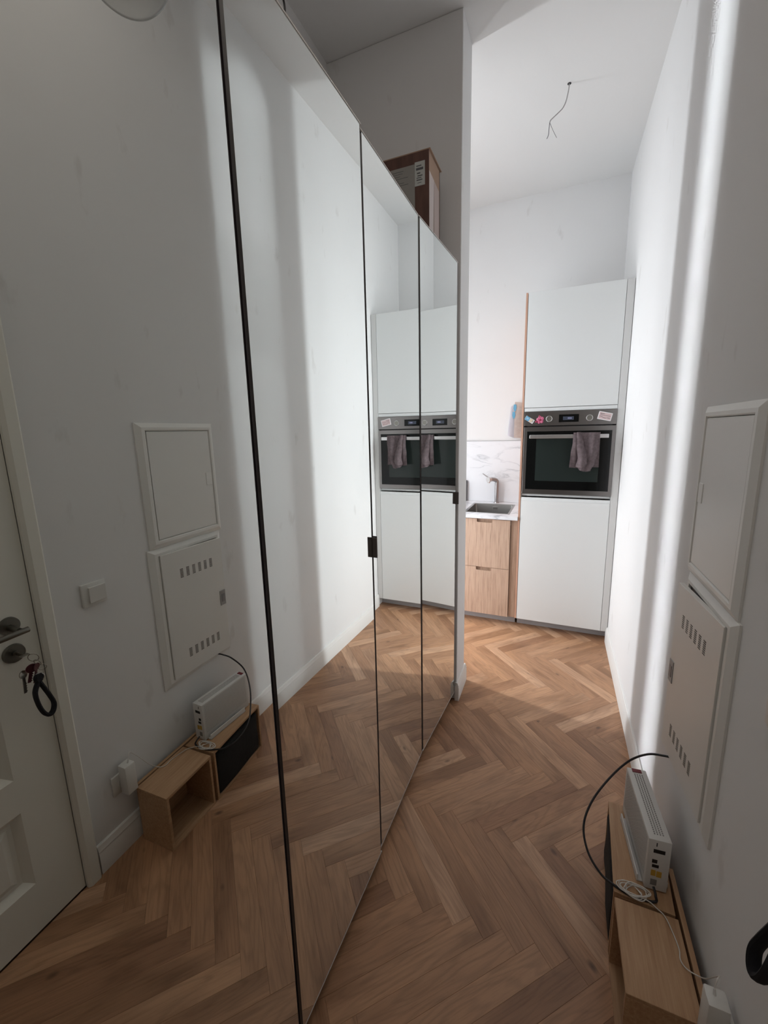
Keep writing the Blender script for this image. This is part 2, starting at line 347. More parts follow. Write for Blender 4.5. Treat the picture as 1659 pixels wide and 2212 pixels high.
# ================================================================== PARQUET
PL, PW = 0.490, 0.070
X0, Y0 = 0.060, 1.425
s2 = math.sqrt(0.5)
e1 = Vector((s2, s2)); e2 = Vector((s2, -s2))
def plank_mesh(poly, name):
    """poly: convex outline in plank coords (x along grain); slightly bevelled top at z=0"""
    me = bpy.data.meshes.new(name); g = 0.00010; c = 0.00035
    cx = sum(p[0] for p in poly) / len(poly); cy = sum(p[1] for p in poly) / len(poly)
    def ins(d):
        out = []; n = len(poly)
        for i in range(n):
            p = Vector(poly[i]); a = (p - Vector(poly[i - 1])).normalized(); b2 = (Vector(poly[(i + 1) % n]) - p).normalized()
            n1 = Vector((-a.y, a.x)); n2 = Vector((-b2.y, b2.x)); k = 1 + n1.dot(n2)
            out.append(p + (n1 + n2) * (d / max(k, 0.3)))
        return out
    o1 = ins(g); o2 = ins(g + c); n = len(poly)
    V = [(p.x, p.y, -0.0115) for p in o1] + [(p.x, p.y, -0.0006) for p in o1] + [(p.x, p.y, 0) for p in o2]
    F = [tuple(range(n))[::-1], tuple(range(2 * n, 3 * n))]
    for i in range(n):
        j = (i + 1) % n; F.append((i, j, n + j, n + i)); F.append((n + i, n + j, 2 * n + j, 2 * n + i))
    me.from_pydata(V, [], F); return me
def clip(poly, rect):
    x0, x1, y0, y1 = rect
    for ax, lim, sg in ((0, x0, 1), (0, x1, -1), (1, y0, 1), (1, y1, -1)):
        out = []
        for i in range(len(poly)):
            p, q = poly[i], poly[(i + 1) % len(poly)]; dp = sg * (p[ax] - lim); dq = sg * (q[ax] - lim)
            if dp >= 0: out.append(p)
            if (dp >= 0) != (dq >= 0):
                t = dp / (dp - dq); out.append((p[0] + t * (q[0] - p[0]), p[1] + t * (q[1] - p[1])))
        poly = out
        if len(poly) < 3: return []
    return poly
full = [(-PL / 2, -PW / 2), (PL / 2, -PW / 2), (PL / 2, PW / 2), (-PL / 2, PW / 2)]
full_me = plank_mesh(full, 'floor_plank'); full_me.materials.append(OAK)
stuffV, stuffF = [], []
rnd = random.Random(7); cnt = 0
BIG = (-1.75, R, -1.2, 3.8)
for mrow in range(-8, 8):
    for k in range(-70, 60):
        for kind in (0, 1):
            if kind == 0: a0, b0, da, db = k * PW, k * PW, PL, PW
            else: a0, b0, da, db = k * PW, (k + 1) * PW, PW, PL
            ca, cb = a0 + da / 2, b0 + db / 2 - 2 * PL * mrow
            c = e1 * ca + e2 * cb + Vector((X0, Y0))
            ang = PI / 4 if kind == 0 else -PI / 4
            if c.x < -4.6 or c.x > R + 0.4 or c.y < -1.6 or c.y > 6.8: continue
            ca_, sa_ = math.cos(ang), math.sin(ang)
            W_ = [(c.x + x * ca_ - y * sa_, c.y + x * sa_ + y * ca_) for x, y in full]
            cl = clip(W_, BIG)
            if not cl: continue
            area_ = abs(sum(cl[i][0] * cl[(i + 1) % len(cl)][1] - cl[(i + 1) % len(cl)][0] * cl[i][1] for i in range(len(cl)))) / 2
            if area_ < 1e-4: continue
            xs = [p[0] for p in cl]; ys = [p[1] for p in cl]
            if max(xs) < -0.62 and max(ys) < PY0 - 0.02: continue            # under the wardrobe: not seen
            near = (max(xs) > -0.62 and min(ys) < 3.3) if c.y < PY1 else (max(xs) > -1.1 and min(ys) < 3.3)
            if near and c.y > -0.9:
                if area_ > PL * PW * 0.999: me = full_me
                else:
                    loc = [((x - c.x) * ca_ + (y - c.y) * sa_, -(x - c.x) * sa_ + (y - c.y) * ca_) for x, y in cl]
                    me = plank_mesh(loc, 'floor_plank'); me.materials.append(OAK)
                o = bpy.data.objects.new('floor_plank', me); COL.objects.link(o); o.parent = floor
                o.location = (c.x, c.y, 0); o.rotation_euler = (0, 0, ang); cnt += 1
            else:
                n = len(cl); bse = len(stuffV)
                stuffV += [(x, y, -0.001) for x, y in cl]; stuffF.append(tuple(range(bse, bse + n)))
me = bpy.data.meshes.new('floor_planks'); me.from_pydata(stuffV, [], stuffF); me.materials.append(OAKS)
o = bpy.data.objects.new('floor_planks', me); COL.objects.link(o); o.parent = floor; o['kind'] = 'stuff'
print('planks', cnt, len(stuffF))

# ================================================================== WARDROBE (mirrored hinged doors)
ZB, ZT = 0.0582, 2.3718
def wardrobe(y0, y1, doors, label):
    t = thing('wardrobe', label, 'wardrobe', (-0.86, (y0 + y1) / 2, 0))
    xf = -0.556; xb = -1.16
    for y in (y0 + 0.001, y1 - 0.019):
        b = newbm(); bx(b, xb, xf, y, y + 0.018, 0, 2.36); part('side_panel', b, CARC, t)
    b = newbm(); bx(b, xb, xf, y0 + 0.02, y1 - 0.02, 2.34, 2.36); part('top_panel', b, CARC, t)
    b = newbm(); bx(b, xf - 0.025, xf - 0.012, y0 + 0.02, y1 - 0.02, 0, 0.06); part('plinth', b, EDGE, t)
    b = newbm(); bx(b, xb, xb + 0.006, y0 + 0.02, y1 - 0.02, 0.06, 2.34); part('back_panel', b, CARC, t)
    for (ax, ay), (cx, cy), handle_end in doors:
        A = Vector((ax, ay)); B = Vector((cx, cy)); d = (B - A).normalized(); n = Vector((d.y, -d.x)); Lg = (B - A).length
        M = Matrix(((d.x, n.x, 0, A.x), (d.y, n.y, 0, A.y), (0, 0, 1, 0), (0, 0, 0, 1)))
        # local: x along door, y = outwards (mirror face at y=0)
        b = newbm(); q = newbm(); bx(q, 0.0008, Lg - 0.0008, -0.018, -0.0035, ZB, ZT); merge(b, q, M)
        dr = part('mirror_door', b, EDGE, t, smooth=False)
        b = newbm(); q = newbm(); i0, i1 = (0.0065, 0.010) if handle_end else (0.0065 if handle_end is False and ay < 1 else 0.010, 0.0065); bx(q, i0, Lg - i1, -0.0034, 0.0, ZB + 0.0045, ZT - 0.0060); merge(b, q, M); part('mirror_glass', b, MIRROR, dr, smooth=False)
        for z0_, z1_ in ((ZT - 0.0028, ZT + 0.0004), (ZB - 0.0004, ZB + 0.0022)): b = newbm(); q = newbm(); bx(q, 0.0008, Lg - 0.0008, -0.0190, 0.0004, z0_, z1_); merge(b, q, M); part('edge_trim', b, ALU, dr, smooth=False)
        if handle_end is not None:
            hx = Lg - 0.003 if handle_end else 0.003; s = -1 if handle_end else 1
            b = newbm(); q = newbm(); bx(q, hx, hx + s * 0.0035, -0.010, 0.0165, 1.181, 1.246, 0.0008); bx(q, hx - s * 0.0020, hx + s * 0.022, 0.0132, 0.0165, 1.181, 1.246, 0.0008) if 0 else None
            bx(q, hx - s * 0.0018, hx, -0.017, 0.004, 1.181, 1.246); merge(b, q, M); part('handle', b, BRONZE, dr, 'dark bronze edge handle')
    return t
P1a, P1b = (-0.5243, 0.1244), (-0.5319, 0.6208)
P2a, P2b = (-0.5319, 0.6243), (-0.5234, 1.1212)
P3a, P3b = (-0.5312, 1.1290), (-0.5290, 1.6205)
P4a, P4b = (-0.5274, 1.6243), (-0.4918, 2.1200)
wardrobe(-0.376, 0.6225, [((-0.532, -0.374), (-0.5245, 0.1215), True), (P1a, P1b, False)], 'mirror-door wardrobe nearest the entrance, reflecting the entrance door')
wardrobe(0.6225, 1.6225, [(P2a, P2b, True), (P3a, P3b, False)], 'mirror-door wardrobe in the middle of the row, two tall mirrors meeting at a dark handle')
wardrobe(1.6225, 2.122, [(P4a, P4b, True)], 'narrow single-mirror wardrobe ending against the white partition wall')

# ================================================================== ENTRANCE DOOR (in the right wall)
d1 = thing('door_1', 'off-white panelled entrance door with metal lever', None, (R + 0.02, 0.27, 0), kind='structure')
b = newbm()
xs0 = R + 0.001; xs1 = R + 0.041
rows = [(0.177, 0.441), (0.556, 0.88), (1.13, 1.92)]
py0, py1 = DY0 + 0.127, 0.568
bx(b, xs0, xs1, py1, DY1, 0.006, DZ); bx(b, xs0, xs1, DY0, py0, 0.006, DZ)
zz = [0.006] + [v for r_ in rows for v in r_] + [DZ]
for i in range(0, len(zz), 2): bx(b, xs0, xs1, py0, py1, zz[i], zz[i + 1])
part('door_leaf', b, DOORP, d1, smooth=False)
for z0, z1 in rows:
    b = newbm(); ro, ri = 0.0, 0.038
    # sloped moulding down to a sunk field, then a raised centre
    def rect(x, i): return [(x, py0 + i, z0 + i), (x, py1 - i, z0 + i), (x, py1 - i, z1 - i), (x, py0 + i, z1 - i)]
    rings = [rect(xs0 + 0.0005, 0), rect(xs0 + 0.018, 0.022), rect(xs0 + 0.018, 0.034), rect(xs0 + 0.010, 0.052)]
    t_ = bmesh.new(); RR = [[t_.verts.new(p) for p in r_] for r_ in rings]
    for i in range(3):
        for k in range(4): j = (k + 1) % 4; t_.faces.new((RR[i][k], RR[i][j], RR[i + 1][j], RR[i + 1][k]))
    t_.faces.new(RR[3]); bk = [t_.verts.new(p) for p in rect(xs0 + 0.03, 0)]; t_.faces.new(bk[::-1])
    for k in range(4): j = (k + 1) % 4; t_.faces.new((bk[k], bk[j], RR[0][j], RR[0][k]))
    merge(b, t_); part('door_panel', b, DOORP, d1, smooth=False)
b = newbm()
for y0, y1 in ((0.697, 0.741), (DY0 - 0.046, DY0 - 0.002)):
    prism(b, [(R, y0), (R - 0.012, y0), (R - 0.020, y0 + 0.010 if y0 > 0 else y0 + 0.01), (R - 0.020, y1 - 0.006), (R - 0.014, y1), (R, y1)], 0, DZ + 0.05)
bx(b, R - 0.018, R, DY0 - 0.002, 0.697, DZ + 0.006, DZ + 0.05, 0.003); part('architrave', b, DOORP, d1)
b = newbm(); cyl(b, (R + 0.001, 0.629, 1.030), (R - 0.008, 0.629, 1.030), 0.027, 0.0255, 40); cyl(b, (R - 0.008, 0.629, 1.026), (R - 0.05, 0.629, 1.022), 0.009, 0.009, 20)
tube(b, [(R - 0.055, 0.648, 1.020), (R - 0.056, 0.629, 1.020), (R - 0.056, 0.58, 1.019), (R - 0.055, 0.505, 1.017)], 0.0085, 12)
part('lever_handle', b, ROSE, d1, 'brushed metal lever on round rosette')
b = newbm(); cyl(b, (R + 0.001, 0.628, 0.943), (R - 0.008, 0.628, 0.943), 0.029, 0.0265, 40); cyl(b, (R - 0.008, 0.628, 0.945), (R - 0.016, 0.628, 0.945), 0.0085, 0.0085, 20)
part('lock_rosette', b, ROSE, d1, 'round metal lock cover')

# keys
kt = thing('key_bunch', 'bunch of keys with a black wrist strap hanging from the entrance door lock', 'keys', (0.37, 0.63, 0.84))
b = newbm(); bx(b, 0.362, 0.392, 0.6265, 0.6285, 0.940, 0.949); bx(b, 0.350, 0.366, 0.618, 0.640, 0.9445, 0.9465, 0.0008) ; part('lock_key', b, KEYM, kt)
b = newbm(); torus(b, (0.352, 0.646, 0.930), 0.0135, 0.0011, (0.55, 0.75, 0.2), 28, 6); torus(b, (0.345, 0.660, 0.893), 0.010, 0.0010, (0.8, 0.5, 0.2), 24, 6)
torus(b, (0.347, 0.651, 0.912), 0.011, 0.001, (0.2, 0.9, 0.3), 24, 6)
part('key_ring', b, KEYM, kt)
def key(pos, tilt, m, ln=0.055, hd=0.012):
    b = newbm(); t_ = newbm(); cyl(t_, (0, -0.0012, 0), (0, 0.0012, 0), hd, hd, 20); bx(t_, -0.004, 0.004, -0.001, 0.001, -ln, -hd * 0.8)
    for i in range(4): bx(t_, 0.003, 0.0062, -0.001, 0.001, -ln + 0.004 + i * 0.007, -ln + 0.007 + i * 0.007)
    merge(b, t_, Matrix.Translation(pos) @ Matrix.Rotation(tilt[2], 4, 'Z') @ Matrix.Rotation(tilt[1], 4, 'Y') @ Matrix.Rotation(tilt[0], 4, 'X')); part('key', b, m, kt)
key((0.352, 0.615, 0.893), (0.1, 0.15, 1.3), KEYM); key((0.342, 0.632, 0.905), (-0.15, 0.2, 1.7), KEYR, 0.045, 0.014); key((0.338, 0.643, 0.905), (-0.2, 0.1, 1.1), KEYR, 0.05, 0.011)
b = newbm(); t_ = newbm(); cyl(t_, (0, -0.006, 0), (0, 0.006, 0), 0.013, 0.013, 28); merge(b, t_, Matrix.Translation((0.331, 0.640, 0.873)) @ Matrix.Rotation(1.2, 4, 'Z')); part('tag_disc', b, STRAP, kt, 'black round tag')
b = newbm(); torus(b, (0.331, 0.640, 0.873), 0.0125, 0.0012, (-0.93, -0.36, 0.0), 28, 6); part('tag_rim', b, STEELL, kt, 'bright ring of the tag')
b = newbm(); tube(b, [(0.330, 0.636, 0.862), (0.326, 0.622, 0.835), (0.322, 0.622, 0.800), (0.319, 0.629, 0.768), (0.317, 0.640, 0.752), (0.317, 0.652, 0.757), (0.319, 0.659, 0.778), (0.323, 0.654, 0.806), (0.327, 0.645, 0.838), (0.330, 0.638, 0.862)], 0.005, 10, 6, flat=(0.020, 0.011, (1, 0, 0.0)))
part('wrist_strap', b, STRAP, kt, 'thick black fabric loop')

# ================================================================== RIGHT WALL FITTINGS
def meter_frame(y0, y1, z0, z1, iy0, iy1, iz0, iz1, par):
    prof = [(0.0, 0.0), (0.013, 0.008), (0.013, 0.0)]
    def rc(x, a): return [(x, y0 + a * (iy0 - y0), z0 + a * (iz0 - z0)), (x, y1 + a * (iy1 - y1), z0 + a * (iz0 - z0)), (x, y1 + a * (iy1 - y1), z1 + a * (iz1 - z1)), (x, y0 + a * (iy0 - y0), z1 + a * (iz1 - z1))]
    rings = [rc(R, 0), rc(R - 0.005, 0), rc(R - 0.013, 0.55), rc(R - 0.013, 0.86), rc(R - 0.008, 1.0), rc(R - 0.0005, 1.0)]
    t_ = bmesh.new(); RR = [[t_.verts.new(p) for p in r_] for r_ in rings]
    for i in range(len(rings)):
        for k in range(4): j = (k + 1) % 4; n_ = (i + 1) % len(rings); t_.faces.new((RR[i][k], RR[i][j], RR[n_][j], RR[n_][k]))
    b = newbm(); merge(b, t_); part('frame', b, PANELF, par, smooth=False)
mu = thing('meter_cabinet', 'closed white metal wall cabinet, the upper of two beside the hallway', 'wall cabinet', (R, 1.29, 1.37))
meter_frame(1.105, 1.490, 1.122, 1.623, 1.147, 1.463, 1.155, 1.592, mu)
b = newbm(); bx(b, R - 0.0105, R - 0.003, 1.1485, 1.4610, 1.1565, 1.5905, 0.0012); dp = part('panel_door', b, PANEL, mu)
b = newbm(); bx(b, R - 0.0125, R - 0.009, 1.424, 1.459, 1.345, 1.403, 0.001); part('latch', b, PANELF, dp)
b = newbm(); bx(b, R - 0.003, R, 1.1475, 1.4625, 1.1555, 1.5915); part('recess', b, SLOT, mu)
ml = thing('meter_cabinet', 'white metal wall cabinet with vent slots and door ajar, the lower of two', 'wall cabinet', (R, 1.28, 0.81))
meter_frame(1.091, 1.475, 0.508, 1.1215, 1.138, 1.440, 0.543, 1.088, ml)
b = newbm(); bx(b, R - 0.006, R, 1.1385, 1.4395, 0.5435, 1.0875); part('recess', b, BLACK, ml)  # black slab, shade inside the open cabinet put into its colour
# ajar door, local: x across from hinge (near side), z up
Wd = 0.308; MD = Matrix(((0.0, 0, 0, 0),) * 4)
dd = Vector((-0.021, 0.305)).normalized(); nn = Vector((-dd.y, dd.x))
MD = Matrix(((dd.x, nn.x, 0, R - 0.0135), (dd.y, nn.y, 0, 1.136), (0, 0, 1, 0), (0, 0, 0, 1)))
b = newbm(); q = newbm(); bx(q, 0, Wd, 0, 0.004, 0.536, 1.093, 0.001); bx(q, 0.0, 0.002, -0.006, 0.001, 0.538, 1.091); bx(q, Wd - 0.002, Wd, -0.010, 0.001, 0.538, 1.091); bx(q, 0.005, Wd, -0.010, 0.0, 1.090, 1.092); merge(b, q, MD); dl = part('panel_door', b, PANEL, ml)
for zc in (0.990, 0.622):
    for i in range(6):
        b = newbm(); q = newbm(); cx_ = 0.088 + i * 0.0306
        for k in range(7):
            z = zc - 0.018 + k * 0.006; bx(q, cx_ - 0.0075, cx_ + 0.0075, 0.0035, 0.0044, z, z + 0.0032)
        merge(b, q, MD); part('vent_slots', b, SLOT, dl, smooth=False)
b = newbm(); q = newbm(); bx(q, Wd - 0.034, Wd - 0.002, 0.003, 0.0062, 0.765, 0.838, 0.0008); merge(b, q, MD); lt = part('latch', b, mat('latch_grey', (0.36, 0.36, 0.36), 0.5, 0.2), dl, 'grey metal latch plate')
b = newbm(); q = newbm(); bx(q, Wd - 0.026, Wd - 0.008, 0.006, 0.0075, 0.782, 0.821, 0.0006); merge(b, q, MD); part('latch_lever', b, mat('latch_lever_grey', (0.24, 0.24, 0.25), 0.5, 0.2), lt)
sw = thing('light_switch', 'white square light switch on the wall between door and cabinets', 'switch', (R, 0.873, 1.037))
b = newbm(); bx(b, R - 0.0095, R, 0.832, 0.914, 0.996, 1.078, 0.003, 2); part('switch_plate', b, PLAST, sw)
b = newbm(); t_ = newbm(); bx(t_, -0.0035, 0.0035, -0.0285, 0.0285, -0.0285, 0.0285, 0.0012); merge(b, t_, Matrix.Translation((R - 0.0115, 0.881, 1.0355)) @ Matrix.Rotation(-0.05, 4, 'Y')); part('rocker', b, PLAST, sw)
so = thing('wall_socket', 'white wall socket low on the wall behind the plugged-in charger', 'socket', (R, 0.868, 0.285))
b = newbm(); bx(b, R - 0.0095, R, 0.828, 0.908, 0.243, 0.323, 0.003, 2); part('socket_plate', b, PLAST, so)
b = newbm(); cyl(b, (R - 0.0098, 0.868, 0.283), (R - 0.012, 0.868, 0.283), 0.021, 0.021, 28); part('socket_ring', b, PLAST, so)
ch = thing('charger', 'blocky white plug-in charger above the near end of the wooden box', 'charger', (0.372, 0.873, 0.30))
b = newbm(); bx(b, 0.355, 0.3955, 0.852, 0.892, 0.244, 0.362, 0.004, 2); part('charger_body', b, PLAST, ch)
b = newbm(); cyl(b, (0.372, 0.876, 0.360), (0.372, 0.880, 0.373), 0.0035, 0.0025, 12); part('strain_relief', b, PLAST, ch)

# ================================================================== WOODEN BOXES, BOARD, ROUTER
def open_box(W, D, H, th, label, M, org, name='wooden_box'):
    t = thing(name, label, 'box', org)
    def pp(nm, *a, m=BOXW):
        b = newbm(); q = newbm(); bx(q, *a, 0.0008); merge(b, q, M); part(nm, b, m, t, smooth=False)
    pp('top_panel', 0, D, 0, W, H - th, H); pp('bottom_panel', 0.001, D, 0, W, 0, th)
    pp('side_panel', 0, D, 0, th, th, H - th); pp('side_panel', 0, D, W - th, W, th, H - th); pp('back_panel', D - 0.006, D - 0.001, th, W - th, th, H - th)
    return t
open_box(0.220, 0.155, 0.237, 0.011, 'open-fronted oak box nearest the door, empty', Matrix.Translation((0.216, 0.893, 0)), (0.29, 1.0, 0))
M2 = Matrix.Translation((0.2165, 1.1285, 0)) @ Matrix.Rotation(-0.056, 4, 'Z')
open_box(0.322, 0.150, 0.237, 0.011, 'open-fronted oak box under the router, stuffed with black cloth', M2, (0.30, 1.29, 0))
b = newbm(); q = newbm(); bx(q, -0.002, 0.135, 0.013, 0.300, 0.0118, 0.212, 0.012, 3)
bmesh.ops.subdivide_edges(q, edges=list(q.edges), cuts=4, use_grid_fill=True)
rr = random.Random(3)
for v in q.verts:
    v.co += Vector((math.sin(v.co.z * 40 + v.co.y * 30) * 0.002, 0, 0))
merge(b, q, M2); solo('cloth_bag', b, FBLK, 'black cloth bag filling the wooden box under the router', 'bag', (0.29, 1.28, 0.012))
b = newbm(); bx(b, 0.3775, 0.3905, 0.905, 1.262, 0, 0.2365, 0.0008); solo('wooden_board', b, BOXW, 'narrow oak board on edge between the boxes and the wall', 'board', (0.385, 1.09, 0), smooth=False)
MR = Matrix.Translation((0.2975, 1.167, 0.2375)) @ Matrix.Rotation(0.083, 4, 'Z')
ro = thing('router', 'white upright internet router standing on the oak boxes', 'router', (0.32, 1.3, 0.2375))
b = newbm(); q = newbm(); bx(q, 0, 0.058, 0, 0.262, 0.004, 0.176, 0.003, 2); merge(b, q, MR); rb = part('casing', b, ROUT, ro)
b = newbm(); q = newbm(); bx(q, -0.015, 0.066, 0.018, 0.225, 0.0, 0.0045, 0.001); bx(q, -0.015, -0.0105, 0.018, 0.222, 0.0, 0.024, 0.001); bx(q, 0.0615, 0.066, 0.018, 0.222, 0, 0.02, 0.001); merge(b, q, MR); part('stand', b, ROUT, ro)
b = newbm(); q = newbm()
for i in range(34):
    for j in range(4): bx(q, 0.017 + j * 0.0072, 0.0205 + j * 0.0072, 0.018 + i * 0.0065, 0.0222 + i * 0.0065, 0.1758, 0.1764)
merge(b, q, MR); part('top_vents', b, ROUTD, rb, smooth=False, kind='stuff')
b = newbm(); q = newbm()
for i in range(60):
    for j in range(32): bx(q, -0.0004, 0.0002, 0.012 + i * 0.004, 0.0134 + i * 0.004, 0.036 + j * 0.0042, 0.0374 + j * 0.0042)
merge(b, q, MR); part('side_vents', b, ROUTD, rb, smooth=False, kind='stuff')
b = newbm(); q = newbm(); bx(q, 0.014, 0.042, 0.244, 0.258, 0.1755, 0.178); merge(b, q, MR); part('sticker', b, RED, ro, 'small dark red tag')
def prt(nm, x0, x1, z0, z1, m, lab=None, d=0.0006):
    b = newbm(); q = newbm(); bx(q, x0, x1, -d, 0.001, z0, z1); merge(b, q, MR); part(nm, b, m, rb, lab, smooth=False)
prt('port', 0.0195, 0.022, 0.155, 0.167, BLACK); prt('port', 0.014, 0.043, 0.133, 0.145, BLACK); prt('port', 0.013, 0.026, 0.098, 0.110, BLACK)
prt('port', 0.014, 0.031, 0.083, 0.093, BLACK); prt('port', 0.013, 0.025, 0.054, 0.074, YEL, 'yellow socket'); prt('port', 0.027, 0.040, 0.052, 0.072, YEL, 'yellow socket')
prt('port', 0.014, 0.030, 0.022, 0.042, ROUTD)
# black cable
b = newbm(); tube(b, [(0.3885, 1.376, 0.529), (0.366, 1.383, 0.524), (0.326, 1.397, 0.505), (0.280, 1.420, 0.445), (0.222, 1.385, 0.390), (0.166, 1.318, 0.342), (0.140, 1.262, 0.295), (0.150, 1.205, 0.262), (0.184, 1.163, 0.2425), (0.218, 1.143, 0.2415), (0.262, 1.129, 0.2415), (0.318, 1.134, 0.2425), (0.322, 1.142, 0.255), (0.318, 1.158, 0.266)], 0.0034, 10, 8)
solo('black_cable', b, CBLK, 'thick black cable looping from the vented cabinet to the router', 'cable', (0.262, 1.129, 0.2415))
# white cord: coil and lead to the charger
b = newbm(); rr = random.Random(5); pts = []
for i in range(58):
    a = i * 0.62; k_ = i / 57
    cx_, cy_ = 0.268 + 0.012 * math.sin(i * 0.5), 1.151 + 0.004 * math.cos(i * 0.8)
    rx, ry = 0.040 - 0.016 * abs(math.sin(i * 0.37)), 0.024 - 0.008 * abs(math.cos(i * 0.29))
    pts.append((cx_ + rx * math.cos(a), cy_ + ry * math.sin(a) - 0.006, 0.2405 + 0.010 * k_ + 0.003 * rr.random()))
pts = [p for p in pts if not (p[0] > 0.275 and p[1] > 1.158)]
pts += [(0.300, 1.128, 0.246), (0.320, 1.120, 0.2415), (0.338, 1.105, 0.2410), (0.349, 1.070, 0.2400), (0.355, 1.035, 0.2400), (0.352, 1.012, 0.2405), (0.360, 0.996, 0.2415), (0.378, 0.985, 0.248), (0.389, 0.965, 0.275), (0.392, 0.935, 0.330), (0.388, 0.905, 0.377), (0.378, 0.888, 0.390), (0.372, 0.8805, 0.374)]
tube(b, pts, 0.0014, 6, 4); solo('white_cord', b, CWHT, 'thin white power cord coiled in front of the router', 'cord', (0.268, 1.151, 0.2405))

# ================================================================== KITCHEN (local frame: x=-u, y depth)
def kpart(nm, par, m, *boxes, bev=0, lab=None, smooth=True):
    b = newbm()
    for a in boxes: bx(b, *a, bev)
    return part(nm, b, m, par, lab, smooth=smooth)
DPT = 0.60
tc_ = thing('tall_cabinet', 'tall white oven cabinet with oak-edged left side against the right wall', 'cabinet', (-0.34, 0.3, 0), KIT)
kpart('side_panel', tc_, OAKEDGE, (-0.663, -0.650, 0.002, DPT + 0.03, 0.0785, 2.4992), lab='oak side panel')
kpart('side_panel', tc_, KWHITE, (-0.648, -0.6445, 0.022, DPT, 0.077, 2.494), (-0.0475, -0.044, 0.022, DPT, 0.077, 2.494))
kpart('carcass_shelf', tc_, KWHITE, (-0.643, -0.049, 0.022, DPT, 1.072, 1.086), (-0.643, -0.049, 0.022, DPT, 1.694, 1.708), (-0.643, -0.049, 0.022, DPT, 2.478, 2.494), (-0.643, -0.049, DPT - 0.01, DPT, 0.09, 2.47))
kpart('door', tc_, KWHITE, (-0.6465, -0.0485, 0.0, 0.019, 1.7195, 2.4985), bev=0.0012, lab='upper white door')
kpart('grip_strip', tc_, KWHITE, (-0.6455, -0.0485, 0.004, 0.020, 1.6925, 1.7165))
ld = kpart('door', tc_, KWHITE, (-0.6465, -0.0485, 0.0, 0.019, 0.0785, 1.040), bev=0.0012, lab='lower white door')
b = newbm(); prism(b, [(0.0005, 1.0405), (0.006, 1.062), (0.019, 1.062), (0.019, 1.0405)], -0.6465, -0.0485, 'x'); part('grip_edge', b, KWHITE, ld, smooth=False)
kpart('filler', tc_, KFILL, (-0.0465, -0.003, 0.001, 0.019, 0.0785, 2.4985), bev=0.001)
kpart('plinth', tc_, PLINTH, (-0.650, -0.003, 0.090, 0.105, 0, 0.0765))
ov = thing('oven', 'built-in steel and black glass oven at mid height of the white cabinet', 'oven', (-0.345, 0.1, 1.09), KIT)
oz0, oz1 = 1.0905, 1.6902; ox0, ox1 = -0.6425, -0.0475
kpart('body', ov, BLACK, (-0.62, -0.07, 0.01, 0.52, oz0 + 0.004, oz1 - 0.004))
cp = kpart('control_panel', ov, STEEL, (ox0, ox1, -0.004, 0.009, 1.590, oz1), bev=0.001)
kpart('display', cp, BGLASS, (-0.410, -0.282, -0.0055, -0.003, 1.612, 1.6645), smooth=False)
b = newbm(); bx(b, -0.384, -0.314, -0.0064, -0.0052, 1.626, 1.650); dsp = part('display_window', b, DISP, ov, smooth=False)
b = newbm()
for x in (-0.352, -0.343, -0.334): bx(b, x, x + 0.0055, -0.0070, -0.0063, 1.634, 1.6365); bx(b, x, x + 0.0012, -0.0070, -0.0063, 1.634, 1.643); bx(b, x + 0.0043, x + 0.0055, -0.0070, -0.0063, 1.634, 1.643); bx(b, x, x + 0.0055, -0.0070, -0.0063, 1.6415, 1.643)
part('display_digits', b, DIGIT, ov, smooth=False)
for u in (0.475, 0.2145):
    b = newbm(); cyl(b, (-u, -0.004, 1.637), (-u, -0.0105, 1.637), 0.0215, 0.0205, 36); torus(b, (-u, -0.0105, 1.637), 0.0195, 0.0018, (0, 1, 0), 36, 8)
    kb = part('knob', b, STEELL, ov)
    b = newbm(); cyl(b, (-u, -0.009, 1.637), (-u, -0.0115, 1.637), 0.0178, 0.0172, 32); bx(b, -u - 0.0008, -u + 0.0008, -0.0122, -0.0113, 1.641, 1.652); part('knob_face', b, KNOBM, kb)
od = kpart('oven_door', ov, STEEL, (ox0, ox1, -0.004, 0.009, oz0 + 0.001, 1.5825), bev=0.0015)
kpart('door_glass', od, BGLASS, (-0.6205, -0.069, -0.0058, -0.002, 1.1265, 1.5500), bev=0.0005)
kpart('window_glass', od, OWIN, (-0.555, -0.138, -0.0064, -0.005, 1.191, 1.520), smooth=False)
hd = kpart('door_handle', ov, STEELL, (-0.600, -0.091, -0.048, -0.034, 1.500, 1.5255), bev=0.0015, lab='flat bright steel bar')
kpart('handle_post', hd, STEELL, (-0.585, -0.573, -0.036, -0.004, 1.505, 1.521)); kpart('handle_post', hd, STEELL, (-0.118, -0.106, -0.036, -0.004, 1.505, 1.521))
# towel over the handle
def sheet(b, rows, thick=0.004, y_off=0.0):
    """rows: list of lists of (x,y,z) ; makes a two-sided sheet"""
    t_ = bmesh.new(); V = [[t_.verts.new(p) for p in r_] for r_ in rows]
    fs = []
    for i in range(len(V) - 1):
        for j in range(len(V[0]) - 1): fs.append(t_.faces.new((V[i][j], V[i][j + 1], V[i + 1][j + 1], V[i + 1][j])))
    bmesh.ops.solidify(t_, geom=fs, thickness=thick); merge(b, t_)
def lerp(a, c, t): return a + (c - a) * t
b = newbm()
NU, NV = 40, 30
def edge(t, tab):
    for (a, va), (c, vc) in zip(tab, tab[1:]):
        if a <= t <= c: k_ = (t - a) / (c - a); k_ = k_ * k_ * (3 - 2 * k_); return va + (vc - va) * k_
    return tab[-1][1]
